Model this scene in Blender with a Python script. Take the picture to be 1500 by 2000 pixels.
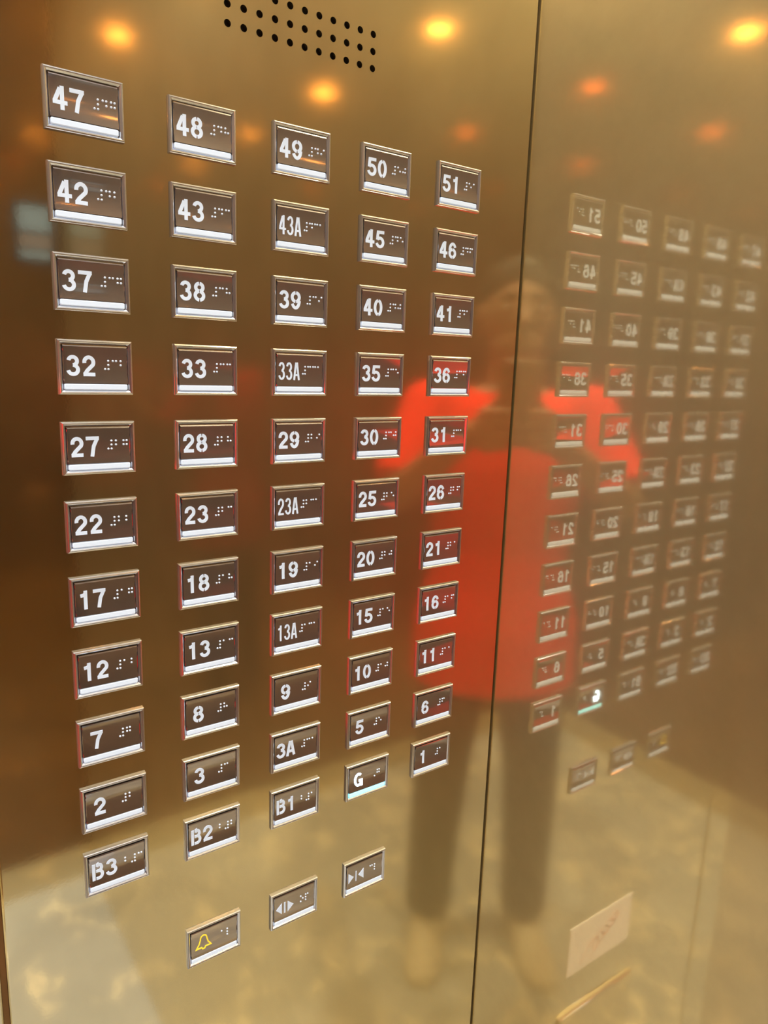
import bpy, bmesh, math, random
from mathutils import Vector, Matrix
random.seed(4)
for _o in list(bpy.data.objects):
    bpy.data.objects.remove(_o)
scene = bpy.context.scene
COL = scene.collection
R = math.radians

# ------------------------------------------------------------------ camera, world, exposure
ZO = 1.64                                   # height of the button sheet's zero line above the floor
FPX = 1426.24
RIGHT = Vector((0.81714601, -0.57546949, 0.03327576))
DOWN = Vector((-0.0863723, -0.17931238, -0.97999331))
FWD = Vector((0.569923, 0.79792352, -0.19622902))
CAM = Vector((-0.08779272, -0.43095593, -0.14310391 + ZO))
cam_data = bpy.data.cameras.new('camera')
cam_data.sensor_fit = 'VERTICAL'
cam_data.sensor_height = 24.0
cam_data.lens = FPX / 2000 * 24.0
cam_data.clip_start = 0.02
cam = bpy.data.objects.new('camera', cam_data)
COL.objects.link(cam)
m3 = Matrix((RIGHT, -DOWN, -FWD)).transposed()
cam.matrix_world = Matrix.Translation(CAM) @ m3.to_4x4()
scene.camera = cam
world = bpy.data.worlds.new('world')
scene.world = world
world.use_nodes = True
world.node_tree.nodes['Background'].inputs[0].default_value = (0.02, 0.015, 0.01, 1)
world.node_tree.nodes['Background'].inputs[1].default_value = 0.2
scene.view_settings.view_transform = 'Standard'
scene.view_settings.look = 'None'
scene.view_settings.gamma = 1.0
scene.view_settings.use_curve_mapping = False
scene.view_settings.exposure = 0.0
scene.cycles.max_bounces = 14
scene.cycles.glossy_bounces = 12
scene.cycles.diffuse_bounces = 5
scene.cycles.sample_clamp_indirect = 12.0
scene.cycles.use_denoising = True
LAMP_POWER = 230.0
SPOT_POWER = 78.0                           # watts of each downlight's beam                          # radiance of each downlight's glowing disc
LAMP_COLOR = (1.0, 0.86, 0.52)
BEAM_COLOR = (0.96, 1.0, 1.04)

# car interior, metres
XR, XL = 0.3486, -1.54                      # right and left wall
YF, YB = 0.0025, -1.60                      # button sheet and back wall
ZC = 1.10 + ZO                              # ceiling
ZF = 0.0
PANEL_L = -0.0464                           # left edge of the button sheet
DOOR_R, DOOR_L = -0.10, -1.10

# ------------------------------------------------------------------ materials
def new_mat(name):
    m = bpy.data.materials.new(name)
    m.use_nodes = True
    nt = m.node_tree
    for n in list(nt.nodes):
        nt.nodes.remove(n)
    out = nt.nodes.new('ShaderNodeOutputMaterial')
    return m, nt, out

def N(nt, typ, **kw):
    n = nt.nodes.new(typ)
    for k, v in kw.items():
        if k in n.inputs:
            n.inputs[k].default_value = v
        else:
            setattr(n, k, v)
    return n

def metal(name, color, rough, haze_rough, haze, wear=0.0, grain=0.0, haze_color=None):
    """sheet metal with a clear reflection and a milky lobe from fine wear"""
    m, nt, out = new_mat(name)
    tc = N(nt, 'ShaderNodeTexCoord')
    sharp = N(nt, 'ShaderNodeBsdfPrincipled', Metallic=1.0, Roughness=rough)
    broad = N(nt, 'ShaderNodeBsdfPrincipled', Metallic=1.0, Roughness=haze_rough)
    sharp.inputs['Base Color'].default_value = (*color, 1)
    broad.inputs['Base Color'].default_value = (*(haze_color or color), 1)
    mix = N(nt, 'ShaderNodeMixShader')
    mix.inputs[0].default_value = haze
    if wear:
        n1 = N(nt, 'ShaderNodeTexNoise', Scale=9.0, Detail=6.0, Roughness=0.6)
        nt.links.new(tc.outputs['Object'], n1.inputs['Vector'])
        mr = N(nt, 'ShaderNodeMapRange')
        mr.inputs['From Min'].default_value = 0.3
        mr.inputs['From Max'].default_value = 0.7
        mr.inputs['To Min'].default_value = max(0, haze - wear)
        mr.inputs['To Max'].default_value = min(1, haze + wear)
        nt.links.new(n1.outputs['Fac'], mr.inputs['Value'])
        nt.links.new(mr.outputs['Result'], mix.inputs[0])
    if grain:
        n2 = N(nt, 'ShaderNodeTexNoise', Scale=420.0, Detail=2.0)
        nt.links.new(tc.outputs['Object'], n2.inputs['Vector'])
        bp = N(nt, 'ShaderNodeBump', Strength=grain, Distance=0.001)
        nt.links.new(n2.outputs['Fac'], bp.inputs['Height'])
        nt.links.new(bp.outputs['Normal'], broad.inputs['Normal'])
        nt.links.new(bp.outputs['Normal'], sharp.inputs['Normal'])
    nt.links.new(sharp.outputs[0], mix.inputs[1])
    nt.links.new(broad.outputs[0], mix.inputs[2])
    nt.links.new(mix.outputs[0], out.inputs[0])
    return m

def plain(name, color, rough=0.5, metallic=0.0, emit=None, strength=0.0, var=0.0, scale=30.0):
    m, nt, out = new_mat(name)
    b = N(nt, 'ShaderNodeBsdfPrincipled', Roughness=rough, Metallic=metallic)
    b.inputs['Base Color'].default_value = (*color, 1)
    if var:
        tc = N(nt, 'ShaderNodeTexCoord')
        n1 = N(nt, 'ShaderNodeTexNoise', Scale=scale, Detail=4.0)
        nt.links.new(tc.outputs['Object'], n1.inputs['Vector'])
        cr = N(nt, 'ShaderNodeValToRGB')
        cr.color_ramp.elements[0].color = (*[c * (1 - var) for c in color], 1)
        cr.color_ramp.elements[1].color = (*[min(1, c * (1 + var)) for c in color], 1)
        nt.links.new(n1.outputs['Fac'], cr.inputs[0])
        nt.links.new(cr.outputs[0], b.inputs['Base Color'])
    if 'cotton' in name or 'hair' in name:
        b.inputs['Specular IOR Level'].default_value = 0.05
    if emit:
        b.inputs['Emission Color'].default_value = (*emit, 1)
        b.inputs['Emission Strength'].default_value = strength
    nt.links.new(b.outputs[0], out.inputs[0])
    return m

def marble(name):
    m, nt, out = new_mat(name)
    tc = N(nt, 'ShaderNodeTexCoord')
    warp = N(nt, 'ShaderNodeTexNoise', Scale=3.0, Detail=5.0, Roughness=0.6)
    nt.links.new(tc.outputs['Object'], warp.inputs['Vector'])
    add = N(nt, 'ShaderNodeMixRGB', blend_type='ADD')
    add.inputs[0].default_value = 0.55
    nt.links.new(tc.outputs['Object'], add.inputs[1])
    nt.links.new(warp.outputs['Color'], add.inputs[2])
    base = N(nt, 'ShaderNodeTexNoise', Scale=2.6, Detail=6.0, Roughness=0.65)
    nt.links.new(add.outputs[0], base.inputs['Vector'])
    cr = N(nt, 'ShaderNodeValToRGB')
    cr.color_ramp.elements[0].position = 0.32
    cr.color_ramp.elements[0].color = (0.33, 0.335, 0.315, 1)
    cr.color_ramp.elements[1].position = 0.68
    cr.color_ramp.elements[1].color = (0.49, 0.495, 0.47, 1)
    nt.links.new(base.outputs['Fac'], cr.inputs[0])
    vor = N(nt, 'ShaderNodeTexVoronoi', feature='DISTANCE_TO_EDGE', Scale=8.0)
    nt.links.new(add.outputs[0], vor.inputs['Vector'])
    vr = N(nt, 'ShaderNodeValToRGB')
    vr.color_ramp.elements[0].position = 0.0
    vr.color_ramp.elements[0].color = (1, 1, 1, 1)
    vr.color_ramp.elements[1].position = 0.065
    vr.color_ramp.elements[1].color = (0, 0, 0, 1)
    nt.links.new(vor.outputs['Distance'], vr.inputs[0])
    gate = N(nt, 'ShaderNodeTexNoise', Scale=6.0, Detail=2.0)
    nt.links.new(tc.outputs['Object'], gate.inputs['Vector'])
    gr = N(nt, 'ShaderNodeValToRGB')
    gr.color_ramp.elements[0].position = 0.46
    gr.color_ramp.elements[1].position = 0.54
    nt.links.new(gate.outputs['Fac'], gr.inputs[0])
    mul = N(nt, 'ShaderNodeMath', operation='MULTIPLY')
    nt.links.new(vr.outputs[0], mul.inputs[0])
    nt.links.new(gr.outputs[0], mul.inputs[1])
    mixc = N(nt, 'ShaderNodeMixRGB')
    nt.links.new(mul.outputs[0], mixc.inputs[0])
    nt.links.new(cr.outputs[0], mixc.inputs[1])
    mixc.inputs[2].default_value = (1.0, 0.88, 0.62, 1)
    b = N(nt, 'ShaderNodeBsdfPrincipled', Roughness=0.22)
    nt.links.new(mixc.outputs[0], b.inputs['Base Color'])
    nt.links.new(b.outputs[0], out.inputs[0])
    return m

BRASS = (0.85, 0.77, 0.55)
HAZE = (0.86, 0.71, 0.41)                   # milky lobe of worn lacquer
M = {
    'panel': metal('brushed_brass_sheet', BRASS, 0.062, 0.30, 0.055, 0.02, 0.004, HAZE),
    'wall': metal('worn_brass_sheet', BRASS, 0.052, 0.42, 0.46, 0.05, 0.004, HAZE),
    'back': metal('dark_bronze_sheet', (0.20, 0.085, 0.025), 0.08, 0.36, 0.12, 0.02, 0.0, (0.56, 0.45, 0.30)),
    'door': metal('bronze_door_sheet', (0.70, 0.58, 0.38), 0.1, 0.40, 0.30, 0.05),
    'chrome': metal('polished_chrome', (0.80, 0.82, 0.87), 0.08, 0.40, 0.28),
    'steel': metal('dark_mirror_steel', (0.54, 0.51, 0.54), 0.05, 0.45, 0.18),
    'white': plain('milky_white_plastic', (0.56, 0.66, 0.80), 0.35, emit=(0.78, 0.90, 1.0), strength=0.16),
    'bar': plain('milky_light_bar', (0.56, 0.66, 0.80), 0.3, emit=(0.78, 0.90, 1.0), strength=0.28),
    'glow': plain('lit_white_number', (0.9, 0.95, 1.0), 0.4, emit=(0.55, 0.78, 1.0), strength=12.0),
    'cyan': plain('lit_cyan_bar', (0.5, 0.9, 0.95), 0.4, emit=(0.14, 0.74, 0.92), strength=1.35),
    'yellow': plain('yellow_symbol', (0.90, 0.66, 0.04), 0.4, emit=(1.0, 0.72, 0.05), strength=0.3),
    'black': plain('black_rubber', (0.008, 0.007, 0.006), 0.7),
    'floor': marble('pale_veined_marble'),
    'ceiling': plain('cream_ceiling_paint', (0.76, 0.74, 0.69), 0.5, var=0.05),
    'lamp': plain('warm_lamp_glow', (1, 0.9, 0.7), 0.5, emit=LAMP_COLOR, strength=LAMP_POWER),
    'paper': plain('cream_sticker_paper', (0.92, 0.85, 0.74), 0.6, var=0.04),
    'pink': plain('pink_print', (0.80, 0.45, 0.36), 0.6),
    'skin': plain('skin', (0.27, 0.14, 0.08), 0.6, var=0.06),
    'hair': plain('black_hair', (0.02, 0.015, 0.012), 0.5, var=0.3, scale=120),
    'red': plain('red_cotton', (0.88, 0.020, 0.010), 0.8, var=0.08),
    'trouser': plain('dark_grey_cotton', (0.07, 0.06, 0.055), 0.85, var=0.15),
    'shoe': plain('cream_trainers', (0.60, 0.52, 0.38), 0.6, var=0.05),
    'eye': plain('eye_white', (0.7, 0.68, 0.65), 0.2),
    'phone': plain('bronze_phone_case', (0.22, 0.13, 0.06), 0.3, var=0.05),
    'glass': plain('black_glass', (0.01, 0.01, 0.012), 0.08),
    'screen': plain('blue_screen_glow', (0.05, 0.06, 0.07), 0.2, emit=(0.45, 0.62, 0.75), strength=0.35),
    'screen_warm': plain('pale_screen_band', (0.05, 0.05, 0.05), 0.2, emit=(0.75, 0.55, 0.5), strength=0.22),
}

# ------------------------------------------------------------------ mesh helpers
class MB:
    def __init__(s):
        s.v, s.f, s.sm = [], [], []
    def add(s, vs, fs, smooth=False):
        b = len(s.v)
        s.v += [tuple(v) for v in vs]
        s.f += [tuple(i + b for i in f) for f in fs]
        s.sm += [smooth] * len(fs)
        return s
    def box(s, x0, x1, y0, y1, z0, z1):
        vs = [(x, y, z) for x in (x0, x1) for y in (y0, y1) for z in (z0, z1)]
        return s.add(vs, [(0, 1, 3, 2), (4, 6, 7, 5), (0, 4, 5, 1), (2, 3, 7, 6), (0, 2, 6, 4), (1, 5, 7, 3)])
    def bbox(s, x0, x1, y0, y1, z0, z1, b):
        """box with chamfered front (low y) edges"""
        rings = [rect(x0, x1, z0, z1, y1), rect(x0, x1, z0, z1, y0 + b), rect(x0 + b, x1 - b, z0 + b, z1 - b, y0)]
        s.loft(rings)
        n = len(s.v)
        s.f += [(n - 4, n - 3, n - 2, n - 1), (n - 12, n - 9, n - 10, n - 11)]
        s.sm += [False, False]
        return s
    def loft(s, rings, smooth=False, closed=True):
        n = len(rings[0])
        vs = [p for r in rings for p in r]
        fs = []
        for i in range(len(rings) - 1):
            for j in range(n if closed else n - 1):
                k = (j + 1) % n
                fs.append((i * n + j, i * n + k, (i + 1) * n + k, (i + 1) * n + j))
        return s.add(vs, fs, smooth)
    def tube(s, pts, rad, seg=16, up=None):
        """closed loft round a spine; rad = list of r or (ra, rb)"""
        pts = [Vector(p) for p in pts]
        rings = []
        ref = Vector(up) if up else None
        for i, p in enumerate(pts):
            t = (pts[min(i + 1, len(pts) - 1)] - pts[max(i - 1, 0)]).normalized()
            r0 = ref if ref is not None else (Vector((0, 0, 1)) if abs(t.z) < 0.9 else Vector((0, 1, 0)))
            a = t.cross(r0).normalized()
            b = a.cross(t).normalized()
            r = rad[i] if isinstance(rad[i], tuple) else (rad[i], rad[i])
            rings.append([p + a * r[0] * math.cos(2 * math.pi * k / seg) + b * r[1] * math.sin(2 * math.pi * k / seg) for k in range(seg)])
        base = len(s.v)
        s.loft(rings, True)
        n = len(pts) * seg
        s.add([pts[0]], [], True); c0 = len(s.v) - 1
        s.add([pts[-1]], [], True); c1 = len(s.v) - 1
        for k in range(seg):
            s.f.append((c0, base + (k + 1) % seg, base + k)); s.sm.append(True)
            s.f.append((c1, base + n - seg + k, base + n - seg + (k + 1) % seg)); s.sm.append(True)
        return s
    def ball(s, c, r, seg=20, rng=12, rot=None):
        c = Vector(c)
        r = r if isinstance(r, tuple) else (r, r, r)
        vs = []
        for i in range(rng + 1):
            th = math.pi * i / rng
            for k in range(seg):
                ph = 2 * math.pi * k / seg
                q = Vector((r[0] * math.sin(th) * math.cos(ph), r[1] * math.sin(th) * math.sin(ph), r[2] * math.cos(th)))
                vs.append(c + (rot @ q if rot else q))
        fs = []
        for i in range(rng):
            for k in range(seg):
                fs.append((i * seg + k, i * seg + (k + 1) % seg, (i + 1) * seg + (k + 1) % seg, (i + 1) * seg + k))
        return s.add(vs, fs, True)
    def capsule(s, a, b, ra, rb, seg=14):
        a, b = Vector(a), Vector(b)
        t = (b - a).normalized()
        pts, rad = [], []
        for q in range(5):
            an = math.pi / 2 * (1 - q / 4)
            pts.append(a - t * ra * math.sin(an)); rad.append(max(ra * math.cos(an), ra * 0.05))
        for q in range(5):
            an = math.pi / 2 * q / 4
            pts.append(b + t * rb * math.sin(an)); rad.append(max(rb * math.cos(an), rb * 0.05))
        return s.tube(pts, rad, seg)
    def mesh(s, name, mat):
        me = bpy.data.meshes.new(name)
        me.from_pydata(s.v, [], s.f)
        bm = bmesh.new(); bm.from_mesh(me)
        bmesh.ops.recalc_face_normals(bm, faces=bm.faces)
        bm.to_mesh(me); bm.free()
        for p, sm in zip(me.polygons, s.sm):
            p.use_smooth = sm
        me.materials.append(mat)
        return me
    def build(s, name, mat, parent=None, loc=(0, 0, 0)):
        return link(name, s.mesh(name, mat), parent, loc)

def rect(x0, x1, z0, z1, y):
    return [(x0, y, z0), (x1, y, z0), (x1, y, z1), (x0, y, z1)]

def link(name, mesh, parent=None, loc=(0, 0, 0)):
    o = bpy.data.objects.new(name, mesh)
    COL.objects.link(o)
    o.location = loc
    if parent:
        o.parent = parent
    return o

def thing(name, label, cat, loc=(0, 0, 0), group=None):
    o = bpy.data.objects.new(name, None)
    COL.objects.link(o)
    o.location = loc
    o.empty_display_size = 0.02
    tag(o, label, cat, group)
    return o

def tag(o, label, cat, group=None):
    o['label'] = label
    o['category'] = cat
    if group:
        o['group'] = group

def struct(o, label, cat):
    o['kind'] = 'structure'
    tag(o, label, cat)
    return o

# ------------------------------------------------------------------ the car: walls, floor, ceiling
# button sheet: brass front wall with a square of drilled speaker holes
HX0, HZ0, HN, HM, HP, HR = 0.1006, 0.0454 + ZO, 11, 3, 0.010, 0.0021
gx0, gx1 = HX0 - HP / 2, HX0 + HP * (HN - 0.5)
gz0, gz1 = HZ0 - HP / 2, HZ0 + HP * (HM - 0.5)
p = MB()
pl, pr_, pb, pt = PANEL_L + 0.0012, XR - 0.0022, ZF + 0.001, ZC
for (a, b, c, d) in ((pl, gx0, pb, pt), (gx1, pr_, pb, pt), (gx0, gx1, pb, gz0), (gx0, gx1, gz1, pt)):
    p.add(rect(a, b, c, d, YF), [(0, 1, 2, 3)])
SEG = 16
for i in range(HN):
    for j in range(HM):
        cx, cz = HX0 + i * HP, HZ0 + j * HP
        outer, inner, deep = [], [], []
        for k in range(SEG):
            a = 2 * math.pi * k / SEG + math.pi / 4
            ca, sa = math.cos(a), math.sin(a)
            q = (HP / 2) / max(abs(ca), abs(sa))
            outer.append((cx + ca * q, YF, cz + sa * q))
            inner.append((cx + ca * HR, YF, cz + sa * HR))
            deep.append((cx + ca * HR, YF + 0.002, cz + sa * HR))
        p.loft([outer, inner])
        p.loft([inner, deep])
# folded edges of the sheet
p.add([(pl, YF, pb), (pl, YF, pt), (PANEL_L, YF + 0.0012, pt), (PANEL_L, YF + 0.0012, pb), (PANEL_L, YF + 0.02, pt), (PANEL_L, YF + 0.02, pb)], [(0, 1, 2, 3), (3, 2, 4, 5)])
p.add([(pr_, YF, pb), (pr_, YF, pt), (pr_ + 0.0006, YF + 0.0006, pt), (pr_ + 0.0006, YF + 0.0006, pb), (pr_ + 0.0006, YF + 0.02, pt), (pr_ + 0.0006, YF + 0.02, pb)], [(0, 1, 2, 3), (3, 2, 4, 5)])
struct(p.build('wall_front', M['panel']), 'brass sheet front wall that carries the lift buttons and drilled holes', 'wall')

sp = MB().bbox(gx0 - 0.01, gx1 + 0.01, YF + 0.0035, YF + 0.014, gz0 - 0.01, gz1 + 0.01, 0.001)
tag(sp.build('speaker', M['black']), 'black speaker behind the grid of small drilled holes above the buttons', 'speaker')

struct(MB().box(XR, XR + 0.02, YB - 0.02, YF + 0.03, ZF, ZC).build('wall_right', M['wall']), 'worn brass side wall right of the dark corner joint', 'wall')
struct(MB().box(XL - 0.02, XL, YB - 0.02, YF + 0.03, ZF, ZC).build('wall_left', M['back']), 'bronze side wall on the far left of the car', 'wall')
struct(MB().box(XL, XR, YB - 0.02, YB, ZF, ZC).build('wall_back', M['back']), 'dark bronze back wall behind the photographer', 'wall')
struct(MB().box(XL - 0.02, XR + 0.02, YB - 0.02, YF + 0.2, ZF - 0.03, ZF).build('floor', M['floor']), 'pale veined marble floor', 'floor')
struct(MB().box(XL - 0.02, XR + 0.02, YB - 0.02, YF + 0.2, ZC, ZC + 0.03).build('ceiling', M['ceiling']), 'cream ceiling with four downlights', 'ceiling')
struct(MB().box(pr_ + 0.0007, XR - 0.0001, YF + 0.006, YF + 0.018, ZF, ZC).build('trim_1', M['black']), 'thin black joint in the corner between the two brass walls', 'trim')
struct(MB().box(PANEL_L - 0.0034, PANEL_L - 0.0001, YF + 0.004, YF + 0.016, ZF, ZC).build('trim_2', M['back']), 'dark groove along the left edge of the button sheet', 'trim')
struct(MB().bbox(DOOR_R, PANEL_L - 0.0036, YF, YF + 0.07, ZF + 0.001, ZC, 0.0012).build('trim_3', M['panel']), 'brass door jamb left of the button sheet', 'trim')
struct(MB().bbox(XL, DOOR_L, YF, YF + 0.07, ZF, ZC, 0.0012).build('trim_4', M['panel']), 'brass door jamb on the far side of the doorway', 'trim')
struct(MB().bbox(DOOR_L, DOOR_R, YF, YF + 0.07, ZF + 2.2, ZC, 0.0012).build('trim_5', M['panel']), 'brass head panel above the lift doors', 'trim')
mid = (DOOR_L + DOOR_R) / 2
struct(MB().box(DOOR_L - 0.03, mid - 0.002, YF + 0.075, YF + 0.105, ZF, ZF + 2.25).build('door_1', M['door']), 'left leaf of the closed bronze lift doors', 'door')
struct(MB().box(mid + 0.002, DOOR_R + 0.03, YF + 0.075, YF + 0.105, ZF, ZF + 2.25).build('door_2', M['door']), 'right leaf of the closed bronze lift doors', 'door')
struct(MB().box(XL + 0.001, XR - 0.001, YB + 0.0005, YB + 0.012, ZF, ZF + 0.10).build('baseboard_back', M['door']), 'bronze skirting along the back wall', 'baseboard')
struct(MB().box(XL + 0.0005, XL + 0.012, YB + 0.013, YF - 0.002, ZF, ZF + 0.10).build('baseboard_left', M['door']), 'bronze skirting along the left wall', 'baseboard')

# downlights
for (lx, ly, lab) in ((-0.16, -0.40, 'round warm downlight nearest the button sheet and right wall'),
                      (-0.16, -1.25, 'round warm downlight by the right wall, near the back wall'),
                      (-1.10, -0.40, 'round warm downlight above the left of the doorway'),
                      (-1.10, -1.25, 'round warm downlight in the far left corner by the back wall')):
    t = thing('ceiling_downlight', lab, 'light', (lx, ly, ZC), 'downlights in the ceiling')
    def ring(r, z, n=32):
        return [(r * math.cos(2 * math.pi * k / n), r * math.sin(2 * math.pi * k / n), z) for k in range(n)]
    b = MB().loft([ring(0.062, 0.0), ring(0.060, -0.005), ring(0.050, -0.006), ring(0.042, -0.001)], True)
    b.build('trim_ring', M['chrome'], t)
    b = MB()
    b.add(ring(0.041, -0.0015) + [(0, 0, -0.004)], [(k, (k + 1) % 32, 32) for k in range(32)])
    b.build('lamp', M['lamp'], t)
    ld = bpy.data.lights.new('beam', 'SPOT')
    ld.energy = SPOT_POWER; ld.color = BEAM_COLOR; ld.spot_size = R(112); ld.spot_blend = 0.7; ld.shadow_soft_size = 0.03
    lo = link('beam', ld, t, (0, 0, -0.012))

# ------------------------------------------------------------------ lift buttons
BW, BH = 0.040, 0.02983                     # outer size of a button
PX, PZ, PG = 0.06448, 0.04486, 0.08546      # pitches of the keypad
YP = YF                                     # the sheet under the buttons
FX0, FX1, FZ0, FZ1 = 0.0031, 0.0369, -0.0236, -0.0037      # dished face
FD = 0.0005                                 # depth of the dish
def mm_rect(i, y):
    return rect(i, BW - i, -BH + i, -i, y)
def face_y(z):
    t = (z - (FZ0 + FZ1) / 2) / ((FZ1 - FZ0) / 2)
    return 0.0006 + FD * (1 - min(1, t * t))

b = MB()
b.loft([mm_rect(0, YP), mm_rect(0, 0.0011), mm_rect(0.0001, 0.0006), mm_rect(0.0004, 0.0002), mm_rect(0.0009, 0.0), mm_rect(0.0013, 0.0001), mm_rect(0.0017, 0.0004), mm_rect(0.0024, 0.0012), mm_rect(0.0025, 0.0021)])
ME_BEZEL = b.mesh('bezel', M['chrome'])
b = MB()
NS = 14
prof = [(z, face_y(z)) for z in [FZ0 + (FZ1 - FZ0) * i / NS for i in range(NS + 1)]]
b.loft([[(FX0, y, z) for z, y in prof], [(FX1, y, z) for z, y in prof]], True, False)
# rim of the cap down to its base
cap0, cap1, capb, capt = 0.0027, 0.0373, -0.0276, -0.0030
b.add([(FX0, prof[-1][1], FZ1), (FX1, prof[-1][1], FZ1), (cap1, 0.0009, capt), (cap0, 0.0009, capt), (cap1, 0.0022, capt), (cap0, 0.0022, capt)], [(0, 1, 2, 3), (3, 2, 4, 5)])
for sx, fx in ((cap0, FX0), (cap1, FX1)):
    vs = [(fx, y, z) for z, y in prof] + [(sx, 0.0009, z) for z, y in prof] + [(sx, 0.0022, z) for z, y in prof]
    n = NS + 1
    fs = []
    for i in range(NS):
        fs += [(i, i + 1, n + i + 1, n + i), (n + i, n + i + 1, 2 * n + i + 1, 2 * n + i)]
    b.add(vs, fs)
b.add(rect(cap0, cap1, capb, FZ0, 0.0021), [(0, 1, 2, 3)])
ME_FACE = b.mesh('face', M['steel'])
def rounded(x0, x1, z0, z1, r, y, n=4):
    pts = []
    for cx, cz, a0 in ((x1 - r, z1 - r, 0), (x0 + r, z1 - r, 90), (x0 + r, z0 + r, 180), (x1 - r, z0 + r, 270)):
        for k in range(n + 1):
            a = R(a0 + 90 * k / n)
            pts.append((cx + r * math.cos(a), y, cz + r * math.sin(a)))
    return pts
def light_bar(mat):
    b = MB()
    x0, x1, z0, z1 = 0.0030, 0.0370, -0.0272, -0.0239
    rs = [rounded(x0, x1, z0, z1, 0.0008, 0.0021), rounded(x0, x1, z0, z1, 0.0008, 0.0009), rounded(x0 + 0.0004, x1 - 0.0004, z0 + 0.0004, z1 - 0.0004, 0.0006, 0.0005)]
    b.loft(rs)
    n = len(b.v)
    b.f.append(tuple(range(n - 20, n))); b.sm.append(False)
    return b.mesh('light_bar', mat)
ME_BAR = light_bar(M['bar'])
ME_BAR_LIT = light_bar(M['cyan'])

def arc(cx, cy, rx, ry, a0, a1, n=20):
    return [(cx + rx * math.cos(R(a0 + (a1 - a0) * i / n)), cy + ry * math.sin(R(a0 + (a1 - a0) * i / n))) for i in range(n + 1)]
def glyph(ch, E, F):
    """centre lines in a unit box; E and F reach to the outer edge of the stroke"""
    g = 6                                   # half of a stencil break, degrees
    if ch == '0': return [arc(.5, .5, .5, .5, 90 + g, 270 - g), arc(.5, .5, .5, .5, -90 + g, 90 - g)]
    if ch == '1': return [[(.60, -E), (.60, 1 + E)], [(.56, .90), (.40, .82), (.05, .79)]]
    if ch == '2': return [arc(.5, .71, .47, .29, 190, -32) + [(.30, .22), (.06, .02)], [(-F * .6, 0), (1 + F * .6, 0)]]
    if ch == '3': return [arc(.48, .765, .43, .235, 170, -90), arc(.48, .265, .5, .265, 90, -170)]
    if ch == '4': return [[(.70, -E), (.70, 1 + E)], [(.52, 1.0), (.0, .34)], [(-F, .27), (1 + F, .27)]]
    if ch == '5': return [[(.12, 1), (.92 + F, 1)], [(.15, 1 + E * .9), (.05, .47)], arc(.46, .30, .53, .30, 140, -168)]
    if ch == '6': return [arc(.5, .29, .5, .29, 90 + g, 270 - g), arc(.5, .29, .5, .29, -90 + g, 90 - g), arc(.52, .5, .52, .5, 28, 178)]
    if ch == '9': return [[(1 - x, 1 - y) for x, y in l] for l in glyph('6', E, F)]
    if ch == '7': return [[(-F, 1), (1 + F, 1)], [(1.0, .98), (.62, .52), (.42, -E)]]
    if ch == '8': return [arc(.5, .77, .43, .23, 90 + g, 270 - g), arc(.5, .77, .43, .23, -90 + g, 90 - g),
                          arc(.5, .265, .5, .265, 90 + g, 270 - g), arc(.5, .265, .5, .265, -90 + g, 90 - g)]
    if ch == 'A': return [[(-.02, -E), (.40, 1 + E)], [(1.02, -E), (.60, 1 + E)], [(.14, .26), (.86, .26)]]
    if ch == 'B': return [[(0, -E), (0, 1 + E)], [(F * 1.5, 1), (.58, 1)] + arc(.58, .77, .34, .23, 90, -90) + [(F * 1.5, .54)],
                          [(.60, .54)] + arc(.60, .27, .40, .27, 90, -90) + [(F * 1.5, 0)]]
    if ch == 'G': return [arc(.5, .5, .5, .5, 50, 325, 30), [(.56, .40), (1 + F, .40)], [(1, .40), (1, -E)]]
    return []

def ribbon(mb, pts, w, lift=0.0002, closed=False):
    """raised stroke of width w that follows the dished face; pts in metres (x, z)"""
    fine = [Vector(pts[0])]
    for a, c in zip(pts[:-1], pts[1:]):
        a, c = Vector(a), Vector(c)
        k = max(1, int((c - a).length / 0.0014))
        fine += [a + (c - a) * i / k for i in range(1, k + 1)]
    L, Rr = [], []
    n = len(fine)
    for i, q in enumerate(fine):
        d0 = (fine[i] - fine[i - 1]).normalized() if i > 0 else None
        d1 = (fine[i + 1] - fine[i]).normalized() if i < n - 1 else None
        if closed and i in (0, n - 1):
            d0 = (fine[-1] - fine[-2]).normalized(); d1 = (fine[1] - fine[0]).normalized()
        d = ((d0 or d1) + (d1 or d0)).normalized()
        nrm = Vector((-d.y, d.x))
        cosv = max(0.5, d.dot(d1 or d0))
        L.append(q + nrm * w / 2 / cosv); Rr.append(q - nrm * w / 2 / cosv)
    def v3(q, l):
        return (q.x, face_y(q.y) - l, q.y)
    vs = [v3(q, lift) for q in L] + [v3(q, lift) for q in Rr] + [v3(q, -0.00005) for q in L] + [v3(q, -0.00005) for q in Rr]
    fs = []
    for i in range(n - 1):
        fs += [(i, i + 1, n + i + 1, n + i), (i, 2 * n + i, 2 * n + i + 1, i + 1), (n + i, n + i + 1, 3 * n + i + 1, 3 * n + i)]
    fs += [(0, n, 3 * n, 2 * n), (n - 1, 3 * n - 1, 4 * n - 1, 2 * n - 1)]
    mb.add(vs, fs)

def poly(mb, pts, lift=0.0002):
    n = len(pts)
    vs = [(x, face_y(z) - lift, z) for x, z in pts] + [(x, face_y(z) + 0.00005, z) for x, z in pts]
    mb.add(vs, [tuple(range(n))] + [(i, (i + 1) % n, n + (i + 1) % n, n + i) for i in range(n)])

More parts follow.
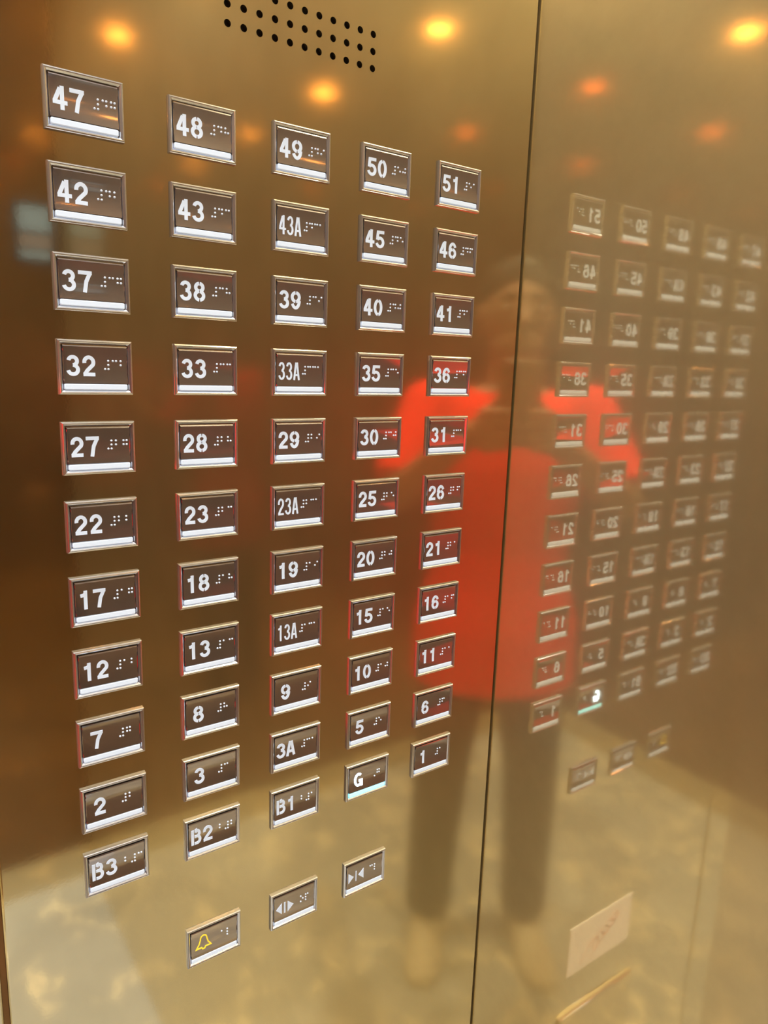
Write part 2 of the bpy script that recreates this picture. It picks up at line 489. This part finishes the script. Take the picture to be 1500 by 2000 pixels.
def text_mesh(s, mat):
    mb = MB()
    if len(s) == 1: x0, cw, gap, st = 0.0075, 0.0072, 0.0, 0.0020
    elif len(s) == 2: x0, cw, gap, st = 0.0045, 0.0071, 0.0012, 0.0020
    else: x0, cw, gap, st = 0.0043, 0.0046, 0.0008, 0.00125
    if s == '3A': x0, cw, gap = 0.0042, 0.0072, 0.0006
    zt, h = -0.0084, 0.0113
    if s[0] in 'B' : st = 0.0019
    if s == 'G': st, cw = 0.0017, 0.0078
    hw = st / 2
    E, F = hw / (h - st), hw / (cw - st)
    for i, ch in enumerate(s):
        ox = x0 + i * (cw + gap) + hw
        wf = 0.62 if False else 1.0
        for line in glyph(ch, E, F):
            ribbon(mb, [(ox + u * (cw - st) * wf, zt - h + hw + v * (h - st)) for u, v in line], st)
    return mb.mesh('numeral', mat)

CELL = {'#': (3, 4, 5, 6), '1': (1,), '2': (1, 2), '3': (1, 4), '4': (1, 4, 5), '5': (1, 5), '6': (1, 2, 4), '7': (1, 2, 4, 5),
        '8': (1, 2, 5), '9': (2, 4), '0': (2, 4, 5), 'A': (1,), 'B': (1, 2), 'G': (1, 2, 4, 5), ',': (6,), 'o': (1, 3, 5), 'p': (1, 2, 3, 4),
        'c': (1, 4), 'l': (1, 2, 3), 'a': (1,)}
def braille_mesh(cells, x0, pitch, dx=0.0018, dz=0.0023):
    mb = MB()
    z0 = -0.0110
    for i, c in enumerate(cells):
        for d in CELL[c]:
            x = x0 + i * pitch + (dx if d > 3 else 0)
            z = z0 - ((d - 1) % 3) * dz
            y = face_y(z)
            r = 0.00062
            n = 10
            rings = [[(x + r * q * math.cos(2 * math.pi * k / n), y - h, z + r * q * math.sin(2 * math.pi * k / n)) for k in range(n)] for q, h in ((1, -0.00005), (0.92, 0.0003), (0.55, 0.0005))]
            mb.loft(rings, True)
            m = len(mb.v)
            mb.f.append(tuple(range(m - n, m))); mb.sm.append(True)
    return mb.mesh('braille', M['white'])

def number_cells(s):
    if s == 'G': return ',G'
    if s[0] == 'B': return 'B#' + s[1:]
    return '#' + s

ROWS = [['47', '48', '49', '50', '51'], ['42', '43', '43A', '45', '46'], ['37', '38', '39', '40', '41'], ['32', '33', '33A', '35', '36'],
        ['27', '28', '29', '30', '31'], ['22', '23', '23A', '25', '26'], ['17', '18', '19', '20', '21'], ['12', '13', '13A', '15', '16'],
        ['7', '8', '9', '10', '11'], ['2', '3', '3A', '5', '6'], ['B3', 'B2', 'B1', 'G', '1']]

def button(c, zt, label, group):
    t = thing('lift_button', label, 'lift button', (c * PX, 0, zt + ZO), group)
    link('bezel', ME_BEZEL, t)
    link('face', ME_FACE, t)
    return t

for r, row in enumerate(ROWS):
    for c, s in enumerate(row):
        place = {0: 'in the left column', 4: 'in the right column by the corner'}.get(c, 'right of button %s' % row[c - 1])
        if s == 'G':
            label = 'chrome-framed lift button marked G, lit blue-white with a cyan bar'
        else:
            label = 'chrome-framed lift button with white number %s, %s' % (s, place)
        t = button(c, -r * PZ, label, 'floor buttons on the brass sheet')
        lit = s == 'G'
        bar = link('light_bar', ME_BAR_LIT if lit else ME_BAR, t)
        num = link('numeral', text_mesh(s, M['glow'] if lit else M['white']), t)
        if lit:
            bar['label'] = 'glowing cyan light bar'
            num['label'] = 'glowing white letter G'
        cells = number_cells(s)
        if len(cells) == 4: link('braille', braille_mesh(cells, 0.0222, 0.0038, 0.0016), t)
        else: link('braille', braille_mesh(cells, 0.0250, 0.0043), t)

def mesh_of(fn, mat, name):
    mb = MB(); fn(mb); return mb.mesh(name, mat)
def sym_open(mb):
    poly(mb, [(0.0045, -0.0145), (0.0092, -0.0100), (0.0092, -0.0190)])
    poly(mb, [(0.0111, -0.0100), (0.0123, -0.0100), (0.0123, -0.0190), (0.0111, -0.0190)])
    poly(mb, [(0.0142, -0.0100), (0.0192, -0.0145), (0.0142, -0.0190)])
def sym_close(mb):
    poly(mb, [(0.0045, -0.0100), (0.0095, -0.0145), (0.0045, -0.0190)])
    poly(mb, [(0.0113, -0.0100), (0.0121, -0.0100), (0.0121, -0.0190), (0.0113, -0.0190)])
    poly(mb, [(0.0140, -0.0145), (0.0190, -0.0100), (0.0190, -0.0190)])
def sym_bell(mb):
    pts = [(12.0, 7.8), (10.3, 8.5), (9.7, 9.8), (9.5, 11.5), (8.6, 14.3), (6.5, 17.6), (10.5, 17.5), (11.2, 18.7), (12.7, 18.7), (13.3, 17.4),
           (17.4, 17.4), (15.3, 14.4), (14.5, 11.5), (14.2, 9.8), (13.6, 8.5), (12.0, 7.8)]
    ribbon(mb, [(x / 1000, -z / 1000) for x, z in pts], 0.00085, closed=True)
ZLOW = -(10 * PZ + PG)
for c, fn, mat, lab, cells in ((1, sym_bell, 'yellow', 'alarm lift button with a yellow bell outline, lowest on the sheet', 'al'),
                               (2, sym_open, 'white', 'door opening lift button with two arrowheads pointing apart', 'op'),
                               (3, sym_close, 'white', 'door closing lift button with two arrowheads pointing together', 'cl')):
    t = button(c, ZLOW, lab, 'door and alarm buttons below the floor buttons')
    link('light_bar', ME_BAR, t)
    link('symbol', mesh_of(fn, M[mat], 'symbol'), t)
    link('braille', braille_mesh(cells, 0.0255, 0.0043), t)

# ------------------------------------------------------------------ below the buttons: sticker and service hatch
t = thing('sticker', 'pale rectangular sticker with a pink line drawing, below the lift buttons', 'sticker', (0.1012, YF, -0.7964 + ZO))
SW, SH = 0.1075, 0.0615
MB().bbox(0, SW, -0.0006, -0.00005, 0, SH, 0.0002).build('sheet', M['paper'], t)
mb = MB()
def flat_ribbon(pts, w):
    for a, c in zip(pts[:-1], pts[1:]):
        a, c = Vector(a), Vector(c)
        d = (c - a).normalized(); n = Vector((-d.y, d.x)) * w / 2
        q = [a + n, a - n, c - n, c + n]
        mb.add([(x.x, -0.0008, x.y) for x in q] + [(x.x, -0.00055, x.y) for x in q], [(0, 1, 2, 3), (0, 4, 5, 1), (1, 5, 6, 2), (2, 6, 7, 3), (3, 7, 4, 0)])
def curve(cx, cy, rx, ry, a0, a1, rot=0, n=16):
    out = []
    for x, y in arc(0, 0, rx, ry, a0, a1, n):
        out.append((cx + x * math.cos(R(rot)) - y * math.sin(R(rot)), cy + x * math.sin(R(rot)) + y * math.cos(R(rot))))
    return out
for k in range(5):
    flat_ribbon(curve(0.030 + 0.008 * k, 0.044 - 0.005 * k, 0.007, 0.0045, 20 * k, 330 + 20 * k, 25 * k), 0.0014)
flat_ribbon([(0.026, 0.050), (0.032, 0.037), (0.044, 0.030), (0.055, 0.020)], 0.0018)
flat_ribbon([(0.060, 0.033), (0.074, 0.026), (0.082, 0.014), (0.086, 0.006)], 0.0011)
flat_ribbon([(0.055, 0.020), (0.060, 0.015), (0.066, 0.013), (0.069, 0.007)], 0.0011)
mb.build('drawing', M['pink'], t)
t = thing('service_hatch', 'flush brass service hatch with a bright top edge, below the sticker', 'hatch', (0.090, YF, -1.16 + ZO))
MB().bbox(0, 0.127, -0.0040, -0.00005, 0, 0.316, 0.0020).build('cover', M['wall'], t)
MB().tube([(0.034, -0.0038, 0.3148), (0.125, -0.0038, 0.3148)], [0.0009, 0.0009], 12).build('edge_strip', M['chrome'], t)
b = MB().tube([(0.015, -0.0039, 0.16), (0.015, -0.0060, 0.16)], [0.007, 0.006], 20)
b.build('lock', M['chrome'], t)

# small screen on the back wall
t = thing('wall_screen', 'small bluish display screen on the back wall', 'screen', (0.288, YB, 0.118 + ZO))
MB().box(-0.045, 0.045, 0.0005, 0.014, -0.042, 0.095).build('housing', M['glass'], t)
MB().box(-0.037, 0.037, 0.0142, 0.0150, 0.030, 0.088).build('display', M['screen'], t)
MB().box(-0.037, 0.037, 0.0142, 0.0150, -0.008, 0.022).build('display', M['screen_warm'], t)
MB().box(-0.037, 0.037, 0.0142, 0.0150, -0.034, -0.014).build('display', M['screen'], t)

# ------------------------------------------------------------------ the photographer, seen in the brass
FH = Vector((FWD.x, FWD.y, 0)).normalized()
RH = Vector((FH.y, -FH.x, 0))
BODY = Vector((CAM.x, CAM.y, 0)) - FH * 0.50 - RH * 0.075
ROT = Matrix((RH, FH, Vector((0, 0, 1)))).transposed().to_4x4()
person = thing('person', 'person in red shirt and dark trousers holding up a phone, reflected in the brass', 'person')
person.matrix_world = Matrix.Translation(BODY) @ ROT
CH = CAM.z                                   # lens height

def organic(mb, name, mat, voxel, parent, smooth=6):
    o = mb.build(name, mat, parent)
    md = o.modifiers.new('remesh', 'REMESH')
    md.mode = 'VOXEL'; md.voxel_size = voxel; md.use_smooth_shade = True
    sm = o.modifiers.new('smooth', 'SMOOTH')
    sm.factor = 0.5; sm.iterations = smooth
    return o

def torso_rings(scale=1.0, z_lo=0.86, z_hi=1.46):
    prof = [(0.80, .165, .105), (0.90, .175, .115), (1.00, .160, .105), (1.08, .150, .100), (1.18, .165, .112), (1.28, .180, .120), (1.36, .180, .112), (1.42, .150, .090), (1.46, .085, .065)]
    pts, rad = [], []
    for z, a, b2 in prof:
        if z_lo - 1e-6 <= z <= z_hi + 1e-6:
            pts.append((0, 0, z)); rad.append((a * scale, b2 * scale))
    return pts, rad

SH_, EL, WR = (0.185, 0.0, 1.405), (0.255, 0.11, 1.215), (0.082, 0.405, 1.375)
LEG = [(0.105, 0.0, 0.88), (0.115, 0.01, 0.49), (0.125, -0.02, 0.09)]
body = MB()
pts, rad = torso_rings(0.93)
body.tube(pts, rad, 24, up=(0, 1, 0))
body.capsule((0, -0.010, 1.40), (0, 0.015, 1.53), 0.060, 0.054)
body.ball((0, 0.030, 1.620), (0.076, 0.096, 0.112), 24, 16)
body.ball((0, 0.062, 1.552), (0.058, 0.060, 0.054), 20, 12)
body.capsule((0, 0.116, 1.634), (0, 0.136, 1.598), 0.009, 0.014, 10)
body.ball((0, 0.114, 1.567), (0.026, 0.012, 0.0075))
body.ball((0, 0.112, 1.553), (0.022, 0.012, 0.0085))
for s in (-1, 1):
    body.ball((s * 0.031, 0.108, 1.647), (0.019, 0.010, 0.006))
for s in (-1, 1):
    body.ball((s * 0.078, 0.020, 1.612), (0.010, 0.020, 0.032))
    P = lambda v: (v[0] * s, v[1], v[2])
    body.capsule(P(SH_), P(EL), 0.046, 0.039)
    elbow = P(EL)
    body.capsule(P((LEG[0][0], 0, 0.84)), P(LEG[1]), 0.078, 0.052)
    body.capsule(P(LEG[1]), P(LEG[2]), 0.050, 0.036)
    body.capsule(P((0.125, -0.03, 0.045)), P((0.143, 0.13, 0.026)), 0.028, 0.016)
    P = lambda v: (v[0] * s + 0.062, v[1], v[2])          # the hands meet at the phone
    body.capsule(elbow, P(WR), 0.040, 0.026)
    palm = (0.058, 0.455, 1.392)
    body.capsule(P(WR), P(palm), 0.026, 0.024)
    body.ball(P((0.055, 0.462, 1.398)), (0.016, 0.028, 0.036))
    for i, (zz, reach) in enumerate(((1.424, 0.004), (1.404, 0.0), (1.384, 0.003), (1.366, 0.012))):
        a = (0.056, 0.482, zz); k1 = (0.046, 0.506, zz + 0.004); k2 = (0.026 + reach * 0.6, 0.512, zz + 0.006); tip = (0.010 + reach, 0.509, zz + 0.004)
        body.capsule(P(a), P(k1), 0.0095, 0.0088, 10)
        body.capsule(P(k1), P(k2), 0.0088, 0.0080, 10)
        body.capsule(P(k2), P(tip), 0.0080, 0.0070, 10)
    body.capsule(P((0.052, 0.452, 1.405)), P((0.040, 0.462, 1.435)), 0.012, 0.0100, 10)
    body.capsule(P((0.040, 0.462, 1.435)), P((0.026, 0.472, 1.455)), 0.0100, 0.0080, 10)
organic(body, 'body', M['skin'], 0.0045, person, 4)
for s in (-1, 1):
    MB().ball((s * 0.031, 0.1115, 1.628), (0.013, 0.0085, 0.0055)).build('eye', M['eye'], person)
    MB().ball((s * 0.031, 0.1190, 1.628), (0.0048, 0.0020, 0.0048)).build('iris', M['glass'], person)
    MB().tube([(s * 0.012, 0.1215, 1.650), (s * 0.030, 0.1190, 1.655), (s * 0.050, 0.1060, 1.650)], [0.003, 0.004, 0.002], 10).build('eyebrow', M['hair'], person)

shirt = MB()
pts, rad = torso_rings(1.0)
pts = [(0, 0, 0.745), (0, 0, 0.80)] + pts
rad = [(0.204, 0.146), (0.202, 0.142)] + [(a + (0.024 if z[2] < 1.0 else 0.012), b2 + (0.022 if z[2] < 1.0 else 0.012)) for z, (a, b2) in zip(pts[2:], rad)]
shirt.tube(pts[:-1] + [(0, 0.005, 1.455)], rad[:-1] + [(0.088, 0.066)], 28, up=(0, 1, 0))
for s in (-1, 1):
    P = lambda v: (v[0] * s, v[1], v[2])
    shirt.capsule(P((0.14, 0, 1.40)), P(SH_), 0.064, 0.066)
    e = Vector(SH_).lerp(Vector(EL), 0.86)
    shirt.tube([P(SH_), P(Vector(SH_).lerp(Vector(EL), 0.4)), P(e)], [0.066, 0.066, 0.068], 18)
organic(shirt, 'shirt', M['red'], 0.008, person, 3)

tr = MB()
tr.tube([(0, 0, 0.82), (0, 0, 0.90), (0, 0, 0.97)], [(0.172, 0.112), (0.174, 0.114), (0.162, 0.106)], 24, up=(0, 1, 0))
for s in (-1, 1):
    P = lambda v: (v[0] * s, v[1], v[2])
    tr.tube([P((0.088, 0, 0.90)), P((0.092, 0, 0.78)), P((0.114, 0.01, 0.49)), P((0.124, -0.015, 0.24)), P((0.127, -0.02, 0.075))], [0.088, 0.088, 0.070, 0.063, 0.061], 18)
organic(tr, 'trousers', M['trouser'], 0.008, person, 3)
for s in (-1, 1):
    sh = MB()
    rings = []
    for yy, w, h in ((-0.085, 0.022, 0.045), (-0.065, 0.040, 0.072), (0.0, 0.044, 0.078), (0.06, 0.047, 0.062), (0.12, 0.050, 0.046), (0.165, 0.040, 0.036), (0.185, 0.018, 0.022)):
        cx = s * (0.127 + 0.12 * (yy + 0.03))
        ringp = []
        for k in range(18):
            a = 2 * math.pi * k / 18
            ringp.append((cx + w * math.cos(a), yy, max(0.001, h * 0.45 + h * 0.55 * math.sin(a))))
        rings.append(ringp)
    sh.loft(rings, True)
    n = len(sh.v)
    sh.f += [tuple(range(18)), tuple(range(n - 18, n))]; sh.sm += [True, True]
    sh.build('shoe', M['shoe'], person)
hair = MB()
vs = []
hair.ball((0, 0.014, 1.664), (0.084, 0.099, 0.080), 24, 16)
hair.ball((0, -0.028, 1.618), (0.081, 0.068, 0.094), 24, 16)
organic(hair, 'hair', M['hair'], 0.006, person, 3)

phone = thing('smartphone', 'bronze-backed smartphone held upright in both hands of the person in red', 'phone')
phone.matrix_world = Matrix.Translation(CAM - FWD * 0.004) @ m3.to_4x4()
b = MB()
rs = []
def prect(x0, x1, y0, y1, r, z, n=5):
    return [(x, y, z) for x, _, y in rounded(x0, x1, y0, y1, r, 0, n)]
X0, X1, Y0, Y1 = -0.050, 0.022, -0.132, 0.016
b.loft([prect(X0 + .002, X1 - .002, Y0 + .002, Y1 - .002, .008, 0.008), prect(X0, X1, Y0, Y1, .010, 0.006), prect(X0, X1, Y0, Y1, .010, 0.002), prect(X0 + .002, X1 - .002, Y0 + .002, Y1 - .002, .008, 0.0)], True)
n = len(b.v); q = n // 4
b.f += [tuple(range(q)), tuple(range(n - q, n))]; b.sm += [False, False]
b.build('case', M['phone'], phone)
MB().add([(x, y, 0.0082) for x, y, z in prect(X0 + .004, X1 - .004, Y0 + .004, Y1 - .004, .006, 0)] + [(x, y, 0.0079) for x, y, z in prect(X0 + .004, X1 - .004, Y0 + .004, Y1 - .004, .006, 0)],
         [tuple(range(24))] + [(i, (i + 1) % 24, 24 + (i + 1) % 24, 24 + i) for i in range(24)]).build('display', M['glass'], phone)
for cy in (0.0, -0.026):
    MB().tube([(0, cy, -0.0006), (0, cy, 0.0)], [0.0085, 0.009], 20).build('lens', M['glass'], phone)
